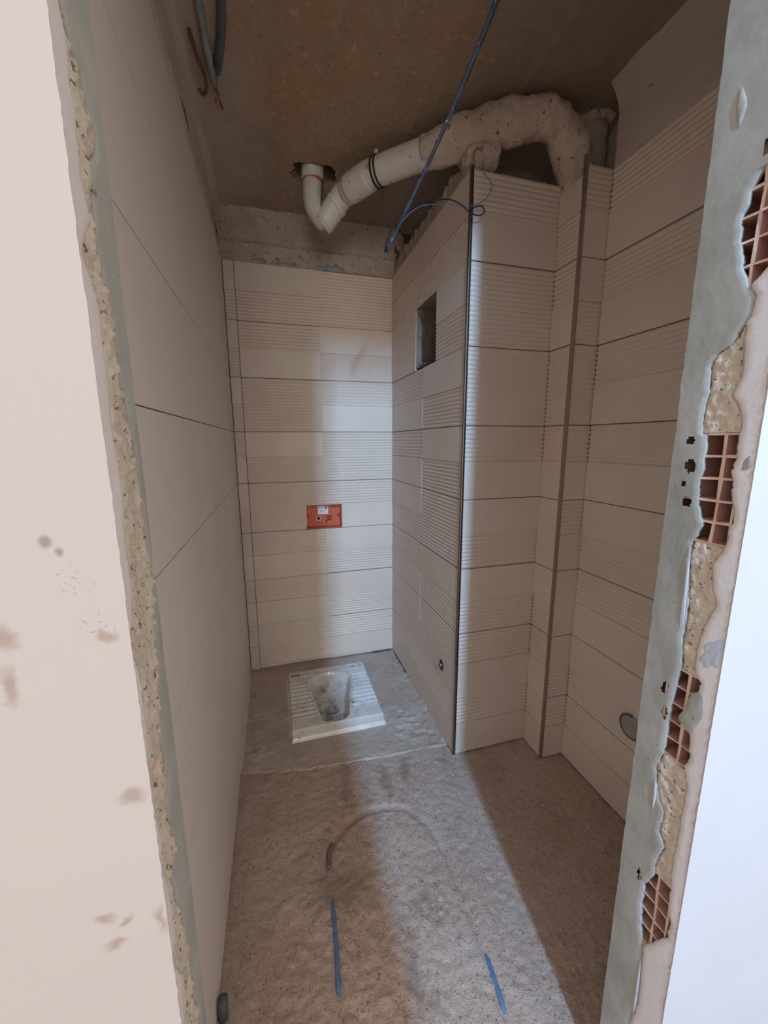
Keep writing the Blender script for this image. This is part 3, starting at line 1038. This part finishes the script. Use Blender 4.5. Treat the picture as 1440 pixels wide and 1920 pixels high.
# crumbs of mortar along the lip and the wall feet
for k in range(44):
    x = random.uniform(0.02, 0.93)
    if k % 4 == 0:
        x, y = random.uniform(0.015, 0.05), random.uniform(-1.15, -0.1)
    elif k % 4 == 1:
        x, y = random.uniform(0.88, 0.935), random.uniform(-0.9, -0.1)
    else:
        y = edge_y(x) + random.uniform(-0.03, 0.012)
    r = random.uniform(0.002, 0.0055)
    bm = bmesh.new()
    bmesh.ops.create_icosphere(bm, subdivisions=1, radius=r)
    for vv in bm.verts:
        vv.co *= random.uniform(0.7, 1.25)
        vv.co += Vector((x, y, -0.004 + r * 0.4))
    bm_obj('mortar_crumb', bm, M_ROUGH if k % 5 == 0 else M_WALLCEM, slab_o)
# dark blue strips set in the gaps under the wall tiles
for pts in ([(0.60, 0.006), (0.72, 0.0065), (0.84, 0.006), (0.93, 0.005)],):
    strip = boxes('dark_blue_strip', [(0.80, 0.935, -0.004, 0.006, -0.022, 0.004)], M_BLUEGAP, wall_back)
boxes('dark_blue_strip', [(XP - 0.004, XP + 0.006, -0.30, -0.06, -0.02, 0.006)], M_BLUEGAP, wall_chase)

# ------------------------------------------------------------------ squat toilet
pan = empty('squat_toilet', (0.463, -0.42, 0.0))
tag(pan, 'white glazed squat toilet pan with ribbed footrests, dirty, set in the cement slab', 'toilet')


def bowl_sd(x, y):
    """signed distance-like value inside the keyhole bowl (positive inside)"""
    t = (y + 0.64) / (0.64 - 0.215)            # 0 front, 1 back
    tc = max(0.0, min(1.0, t))
    w = 0.066 + (0.128 - 0.066) * min(1, tc / 0.85)
    xc = 0.452 + 0.013 * tc
    e = abs(x - xc)
    # rounded back end: half ellipse above y = -0.30
    if y > -0.30:
        q = (y + 0.30) / 0.085
        if q >= 1:
            return -max(y + 0.215, 0.0) - 0.0
        w *= math.sqrt(1 - q * q) ** 0.9
    if y < -0.61:
        q = (-0.61 - y) / 0.035
        if q >= 1:
            return -(-0.645 - y)
        w *= (1 - q ** 3) ** 0.4
    return min(w - e, (y + 0.648))


def pan_z(x, y):
    dx = min(x - PX0, PX1 - x)
    d = min(dx, y - PY0, PY1 - y)
    z = 0.034 * (1 - (1 - min(1, d / 0.011)) ** 2.5)
    z -= 0.016 * smooth(-0.635, -0.695, y)
    sd = bowl_sd(x, y)
    if -0.585 < y < -0.245 and sd < -0.010:
        w = smooth(-0.010, -0.022, sd) * smooth(0.006, 0.016, dx) * smooth(-0.585, -0.57, y) * smooth(-0.245, -0.26, y)
        ph = (y + 0.575) / 0.0345
        rid = abs(math.cos(math.pi * ph)) ** 1.5
        z += w * (0.013 * rid - 0.0100)
    if sd < 0:
        z += 0.003 * math.exp(-((sd + 0.006) / 0.006) ** 2)
    else:
        back = smooth(-0.212, -0.345, y)
        z -= 0.006 * smooth(0, 0.008, sd)
        z -= 0.082 * smooth(0.0, 0.036, sd) ** 0.7 * (0.12 + 0.88 * back)
        r = math.hypot(x - 0.455, (y + 0.432))
        z -= 0.006 * smooth(0.10, 0.04, r) * smooth(0.01, 0.03, sd)
        z -= 0.09 * smooth(0.042, 0.036, r)
    return z


v, f = [], []
nx, ny = 150, 170
for j in range(ny + 1):
    for i in range(nx + 1):
        x, y = PX0 + (PX1 - PX0) * i / nx, PY0 + (PY1 - PY0) * j / ny
        v.append((x, y, pan_z(x, y)))
m = nx + 1
for j in range(ny):
    for i in range(nx):
        f.append((j * m + i, j * m + i + 1, (j + 1) * m + i + 1, (j + 1) * m + i))
under(obj('pan_body', v, f, M_CERAM, smooth=True), pan)
under(tube('drain_outlet', [(0.455, -0.432, -0.20), (0.455, -0.432, -0.128)], 0.037, M_HOLE, seg=20), pan)
o = under(boxes('maker_mark', [(0.243, 0.297, -0.208, -0.186, 0.0340, 0.0352)], M_DARKPL, bevel=0.0004), pan)
o['label'] = 'small dark maker mark on the back left corner'
for k in range(6):
    under(boxes('mark_letter', [(0.249 + k * 0.0075, 0.2535 + k * 0.0075, -0.200, -0.194, 0.0352, 0.0356)], M_CONDUIT), o)
o = under(boxes('maker_mark', [(0.612, 0.640, -0.203, -0.200, 0.034, 0.0347), (0.612, 0.640, -0.186, -0.183, 0.034, 0.0347), (0.612, 0.615, -0.203, -0.183, 0.034, 0.0347),
                               (0.622, 0.634, -0.1955, -0.191, 0.034, 0.0347)], M_INK), pan)
o['label'] = 'thin printed logo on the back right corner'
under(boxes('maker_mark', [(0.668, 0.675, -0.208, -0.186, 0.034, 0.0347)], M_INK), pan)
# drying splashes of cement on the glaze
for k in range(26):
    x, y = random.uniform(PX0 + 0.02, PX1 - 0.02), random.uniform(PY0 + 0.02, PY1 - 0.02)
    if bowl_sd(x, y) > -0.004:
        continue
    r = random.uniform(0.002, 0.007)
    n = 8
    zz = pan_z(x, y)
    v = [(x, y, zz + 0.002)] + [(x + r * (1 + 0.5 * random.random()) * math.cos(2 * math.pi * a / n), y + r * 0.7 * math.sin(2 * math.pi * a / n), zz - 0.0015) for a in range(n)]
    under(obj('cement_splash', v, [(0, 1 + a, 1 + (a + 1) % n) for a in range(n)], M_WALLCEM, smooth=True), pan)

# ------------------------------------------------------------------ flush-plate box in the back wall
bx = empty('wall_box', ((BOX[0] + BOX[1]) / 2, 0.02, BOX[2]))
tag(bx, 'open orange plastic box set into the tiled back wall, with a white sticker', 'box')
x0, x1, z0, z1 = BOX[0] + 0.004, BOX[1] - 0.004, BOX[2] + 0.003, BOX[3] - 0.004
under(boxes('box_shell', [(x0, x1, 0.044, 0.048, z0, z1), (x0, x0 + 0.004, 0.001, 0.044, z0, z1), (x1 - 0.004, x1, 0.001, 0.044, z0, z1),
                          (x0 + 0.004, x1 - 0.004, 0.001, 0.044, z0, z0 + 0.004), (x0 + 0.004, x1 - 0.004, 0.001, 0.044, z1 - 0.004, z1)], M_ORANGE), bx)
st = under(boxes('sticker', [(0.464, 0.530, 0.041, 0.0425, 0.985, 1.040)], M_STICK, bevel=0.0006), bx)
st['label'] = 'white sticker with small print'
under(boxes('print_line', [(0.470, 0.502, 0.0402, 0.0411, 1.0265, 1.0285)], M_INK), st)
under(boxes('print_line', [(0.478, 0.504, 0.0402, 0.0411, 1.0005, 1.0025)], M_INK), st)
under(boxes('print_line', [(0.470, 0.494, 0.0402, 0.0411, 1.0140, 1.0150)], M_INK), st)
under(boxes('print_patch', [(0.511, 0.524, 0.0402, 0.0411, 1.016, 1.036)], M_GREEN), st)
for i, xx in enumerate((0.466, 0.534)):
    c = under(boxes('clip', [(xx - 0.016, xx + 0.016, 0.026, 0.044, 0.945, 0.949), (xx - 0.016, xx + 0.016, 0.026, 0.044, 0.973, 0.976),
                             (xx - 0.016, xx - 0.012, 0.026, 0.044, 0.949, 0.973), (xx + 0.012, xx + 0.016, 0.026, 0.044, 0.949, 0.973)],
                    M_WCLIP if i == 0 else M_ORANGED), bx)
    under(boxes('clip_bolt', [(xx - 0.006, xx + 0.006, 0.028, 0.044, 0.954, 0.968)], M_RUBBER if i == 0 else M_ORANGED, bevel=0.001), c)
for k in range(8):
    xx = 0.462 + k * 0.0115
    under(boxes('tooth', [(xx, xx + 0.003, 0.030, 0.044, 0.930, 0.942)], M_WCLIP if k in (1, 3, 6, 7) else M_ORANGED), bx)
for xx in (0.433, 0.565):
    under(boxes('slot', [(xx - 0.015, xx + 0.015, 0.0405, 0.0445, 1.033, 1.037)], M_RUBBER), bx)
for s, xx in ((1, x0 + 0.004), (-1, x1 - 0.004)):
    v = [(xx, 0.025, 0.992), (xx, 0.025, 0.962), (xx + s * 0.016, 0.025, 0.977), (xx, 0.044, 0.992), (xx, 0.044, 0.962), (xx + s * 0.016, 0.044, 0.977)]
    lg = under(obj('screw_lug', v, [(0, 1, 2), (3, 5, 4), (0, 2, 5, 3), (1, 4, 5, 2), (0, 3, 4, 1)], M_ORANGED), bx)
    under(tube('screw_hole', [(xx + s * 0.006, 0.0235, 0.977), (xx + s * 0.006, 0.0255, 0.977)], 0.0035, M_RUBBER, seg=8), lg)

# ------------------------------------------------------------------ drain pipe under the ceiling
dp = empty('drain_pipe', (0.70, -0.60, 2.55))
tag(dp, 'grey drain pipe hung under the concrete ceiling, its end caked in mortar', 'pipe')
legA = [(0.452, -0.385, 2.70), (0.450, -0.388, 2.62), (0.446, -0.392, 2.56), (0.452, -0.396, 2.505), (0.478, -0.402, 2.462), (0.502, -0.408, 2.440)]
under(tube('trap_elbow', catmull(legA, 5), 0.043, M_PVCW, seg=24), dp)
legB = [(0.490, -0.405, 2.432), (0.520, -0.418, 2.470), (0.552, -0.430, 2.510), (0.575, -0.450, 2.535), (0.605, -0.495, 2.548)]
under(tube('trap_elbow', catmull(legB, 6), 0.050, M_PVCW, seg=24), dp)
under(tube('trap_seam', [(0.484, -0.400, 2.428), (0.492, -0.404, 2.437)], 0.046, M_PVCW, seg=24), dp)
under(tube('trap_line', catmull([(0.492, -0.437, 2.60), (0.484, -0.440, 2.54), (0.478, -0.442, 2.49), (0.490, -0.452, 2.428)], 6), 0.0022, M_RUBBER, seg=6), dp)
rg = under(tube('gasket_ring', [(0.4505, -0.386, 2.600), (0.450, -0.387, 2.614)], 0.0455, M_RED, seg=24), dp)
rg['label'] = 'orange rubber ring under the ceiling'
under(tube('socket', [(0.4505, -0.386, 2.617), (0.452, -0.385, 2.70)], 0.049, M_PVCW, seg=24), dp)
# socket collars on the second elbow and the straight run
def collar(pa, pb, r, mat=M_PVC, name='collar'):
    pa, pb = Vector(pa), Vector(pb)
    return under(tube(name, [pa, pa.lerp(pb, 0.15), pa.lerp(pb, 0.85), pb], [r - 0.003, r, r, r - 0.003], mat, seg=24), dp)


collar((0.543, -0.427, 2.499), (0.557, -0.434, 2.512), 0.0535, M_PVCW)
run = catmull([(0.590, -0.470, 2.543), (0.640, -0.545, 2.552), (0.690, -0.605, 2.556), (0.840, -0.742, 2.562), (0.965, -0.858, 2.566)], 6)
under(tube('pipe_run', run, 0.0535, M_PVC, seg=28), dp)
collar((0.598, -0.482, 2.545), (0.675, -0.588, 2.555), 0.0575)
clampA, clampB = Vector((0.690, -0.605, 2.556)), Vector((0.702, -0.617, 2.5565))
for pa, pb in ((clampA, clampA.lerp(clampB, .45)), (clampB, clampB + (clampB - clampA) * 0.4)):
    cl = under(tube('pipe_clamp', [pa, pb], 0.0575, M_RUBBER, seg=24), dp)
under(boxes('clamp_lug', [(0.688, 0.704, -0.600, -0.584, 2.610, 2.665)], M_PVCW, bevel=0.003), dp)
coat = catmull([(0.850, -0.752, 2.562), (0.965, -0.858, 2.566), (1.06, -0.935, 2.568), (1.15, -0.990, 2.570), (1.222, -1.018, 2.566), (1.282, -1.014, 2.540),
                (1.335, -1.004, 2.490), (1.368, -1.0, 2.41), (1.378, -0.998, 2.30)], 12)
rr = []
for i, p in enumerate(coat):
    t = i / (len(coat) - 1)
    rr.append(0.054 + 0.012 * min(1, t / 0.12) + 0.006 * math.sin(t * 9) * (1 if t < 0.7 else 0.3) - 0.016 * smooth(0.75, 0.95, t))
mc = under(tube('mortar_coat', coat, rr, M_COAT, seg=48, rough=0.010, rscale=22), dp)
mc['label'] = 'rough mortar caked over the bend'
# lump of mortar joining the coated bend to the corner of the chase
def lump(name, centre, rad, mat, parent, amp=0.012, seed=0):
    bm = bmesh.new()
    bmesh.ops.create_icosphere(bm, subdivisions=4, radius=1)
    for vv in bm.verts:
        d = vv.co.normalized()
        p = Vector((d.x * rad[0], d.y * rad[1], d.z * rad[2])) + Vector(centre)
        p += d * amp * fnoise(p.x * 24, p.y * 24, p.z * 24 + seed)
        vv.co = p
    o = bm_obj(name, bm, mat, None, True)
    return under(o, parent)


lump('mortar_lump', (0.990, -0.905, 2.462), (0.036, 0.050, 0.066), M_COAT, dp, 0.014, 2)
lump('mortar_lump', (1.035, -0.935, 2.475), (0.040, 0.035, 0.055), M_COAT, dp, 0.014, 5)

# rough infill seen in the mouth of the chase, under the bend
relief('mortar_fill', (0.955, -0.922, 2.380), (1, 0, 0), (0, 0.60, 0.80), (0, -0.80, 0.60), 0.40, 0.20, 0.008,
       lambda u, w: 0.007 * fnoise(u * 16, w * 16, 3) + 0.003 * fnoise(u * 60, w * 60, 3), M_WALLCEM, wall_chase)

# second riser standing in the corner of the chase
rs = empty('riser_pipe', (1.474, -0.942, 2.2))
tag(rs, 'grey vertical riser pipe in the chase corner, going up through the ceiling', 'pipe')
under(tube('pipe_run', [(1.470, -0.945, 2.0), (1.470, -0.945, 2.68)], 0.054, M_COAT, seg=28), rs)
under(tube('collar', [(1.474, -0.942, 2.48), (1.474, -0.942, 2.49), (1.474, -0.942, 2.60), (1.474, -0.942, 2.64)], [0.056, 0.059, 0.060, 0.060], M_COAT, seg=28, rough=0.002), rs)
lump('mortar_collar', (1.470, -0.945, 2.652), (0.072, 0.078, 0.035), M_COAT, rs, 0.016, 9)

# ------------------------------------------------------------------ hanging blue cable and its wires
cb = empty('hanging_cable', (0.871, -1.271, CEIL))
tag(cb, 'blue spattered conduit hanging from the ceiling with thin loose wire ends', 'cable')
P0, P1 = Vector((0.876, -1.278, CEIL + 0.01)), Vector((0.655, -0.90, 2.122))
line = []
for i in range(25):
    t = i / 24
    p = P0.lerp(P1, t)
    p.z -= 0.018 * math.sin(math.pi * t)
    p.x += 0.004 * math.sin(t * 5)
    line.append(p)
under(tube('conduit', line, 0.0062, M_BLUE, seg=10), cb)
line2 = [p + Vector((0.009 * (1 - i / 24), 0.002, 0.004)) for i, p in enumerate(line)]
under(tube('conduit', line2[:22], 0.0035, M_BLUE, seg=8), cb)
wk = [(0.690, -0.93, 2.20), (0.668, -0.915, 2.165), (0.647, -0.91, 2.128), (0.640, -0.92, 2.112), (0.636, -0.935, 2.118), (0.640, -0.955, 2.14), (0.655, -0.98, 2.172), (0.69, -1.0, 2.208),
      (0.747, -1.005, 2.240), (0.836, -1.005, 2.266), (0.891, -1.005, 2.259), (0.925, -1.005, 2.240), (0.962, -1.006, 2.232), (0.985, -1.008, 2.245), (0.971, -1.012, 2.260), (0.940, -1.012, 2.251), (0.924, -1.010, 2.228)]
under(tube('loose_wire', catmull(wk, 8), 0.0022, M_WIREK, seg=6), cb)
wb = [(0.668, -0.93, 2.160), (0.69, -0.98, 2.195), (0.747, -1.0, 2.235), (0.846, -1.002, 2.253), (0.929, -1.003, 2.258), (0.987, -1.004, 2.288), (1.013, -1.004, 2.331), (1.001, -1.004, 2.352), (0.972, -1.004, 2.374)]
w2 = under(tube('loose_wire', catmull(wb, 8), 0.0014, M_WIREB, seg=6), cb)
w2['label'] = 'thin blue wire end'

# ------------------------------------------------------------------ conduits cast into the ceiling
cc = empty('ceiling_conduit', (0.06, -1.0, CEIL))
tag(cc, 'pair of dusty grey conduits running along the ceiling by the left wall', 'conduit')
pa = catmull([(0.075, -1.35, 2.655), (0.078, -1.15, 2.648), (0.079, -1.0, 2.640), (0.082, -0.88, 2.632), (0.088, -0.775, 2.622)], 10)
under(tube('conduit_tube', pa, [0.0115 + 0.0012 * math.sin(i * 2.2) for i in range(len(pa))], M_CONDUIT, seg=12, rough=0.002), cc)
pb = catmull([(0.15, -1.35, 2.655), (0.146, -1.15, 2.648), (0.138, -1.0, 2.640), (0.118, -0.88, 2.636), (0.098, -0.80, 2.640)], 10)
u = under(tube('conduit_tube', pb, 0.013, M_CONDUITD, seg=12), cc)
u['label'] = 'darker tube'
for i, (mt, q) in enumerate(((M_WIREY, (0.094, -0.69, 2.612)), (M_WIREBR, (0.102, -0.675, 2.622)), (M_CONDUITD, (0.082, -0.705, 2.618)))):
    under(tube('wire_end', catmull([(0.087, -0.80, 2.624), (0.088 + 0.003 * i, -0.745, 2.616), q], 6), 0.0034, mt, seg=6), cc)
hk = catmull([(0.040, -0.92, 2.640), (0.048, -0.86, 2.628), (0.062, -0.80, 2.622), (0.060, -0.755, 2.616), (0.046, -0.735, 2.612), (0.036, -0.745, 2.622)], 8)
h_ = under(tube('stub_hook', hk, 0.0055, M_WIREBR, seg=8), cc)

# ------------------------------------------------------------------ conduit loop half buried in the screed
lp = empty('buried_hose', (0.5, -1.4, 0.0))
tag(lp, 'blue hose buried in a U in the rough floor, two lengths laid bare', 'hose')


def bare(y, x):
    """how far the hose stands out of the screed here"""
    if x < 0.5:
        return smooth(-1.375, -1.40, y) * smooth(-1.63, -1.60, y)
    return smooth(-1.62, -1.66, y) * smooth(-1.775, -1.755, y)


hz = [Vector((p.x, p.y, -0.031 + 0.0155 * bare(p.y, p.x))) for p in LOOP3]
under(tube('hose_run', hz, 0.0078, M_BLUEF, seg=8), lp)
du = catmull([(0.322, -1.295, -0.0125), (0.327, -1.25, -0.0115), (0.345, -1.22, -0.0125)], 8)
d_ = under(tube('hose_sleeve', du, 0.0075, M_GREYHOSE, seg=8), lp)
d_['label'] = 'grey dusty stretch'

# grey stub at the foot of the left wall
gs = obj('conduit_stub', *tube_data([(0.014, -1.575, -0.012), (0.014, -1.572, 0.020), (0.015, -1.566, 0.042), (0.015, -1.566, 0.041), (0.014, -1.575, 0.0)],
                                    [0.0125, 0.0125, 0.0125, 0.0095, 0.0095], seg=14), M_DARKPL, smooth=True)
tag(gs, 'short dark grey plastic conduit stub at the foot of the left wall', 'conduit')

# ------------------------------------------------------------------ small fittings on the tiles
# water outlet in a ragged hole of the chase's left face
wo_ = empty('water_outlet', (XP, -0.822, 0.366))
tag(wo_, 'small chrome water outlet in a ragged hole low in the tiled chase', 'pipe outlet')
v, f = [], []
n = 16
for i in range(n):
    a = 2 * math.pi * i / n
    r = 0.021 + 0.006 * fnoise(math.cos(a) * 2, math.sin(a) * 2, 3)
    v += [(XP - 0.0022, -0.822 + r * math.cos(a), 0.366 + 1.3 * r * math.sin(a)), (XP - 0.0035, -0.822 + 0.72 * r * math.cos(a), 0.366 + 0.95 * r * math.sin(a)),
          (XP - 0.0006, -0.822 + 0.6 * r * math.cos(a), 0.366 + 0.8 * r * math.sin(a))]
for i in range(n):
    j = (i + 1) % n
    for k in range(2):
        f.append((i * 3 + k, j * 3 + k, j * 3 + k + 1, i * 3 + k + 1))
f.append(tuple(i * 3 + 2 for i in range(n)))
hl = under(obj('broken_hole', v, f, M_RUBBER, smooth=False), wo_)
under(tube('outlet_stub', [(XP - 0.002, -0.824, 0.368), (XP - 0.010, -0.824, 0.368), (XP - 0.010, -0.824, 0.368), (XP - 0.004, -0.824, 0.368)], [0.0105, 0.0105, 0.007, 0.007], M_CHROME, seg=14), wo_)

# grey mortar disc on the right wall, next to the doorway
dc = empty('pipe_cover', (XR, -1.425, 0.398))
tag(dc, 'round grey mortar cap over a pipe end, low on the right wall', 'pipe cover')
under(obj('cap', *tube_data([(XR - 0.001, -1.432, 0.396), (XR - 0.006, -1.432, 0.396), (XR - 0.008, -1.432, 0.396)], [0.042, 0.040, 0.030], seg=28), M_GREY, smooth=False), dc)
arc = [(XR - 0.006, -1.432 + 0.043 * math.cos(a), 0.396 + 0.043 * math.sin(a)) for a in [math.radians(-160 + 12 * i) for i in range(22)]]
under(tube('rim', arc, 0.0035, M_CONDUITD, seg=8), dc)
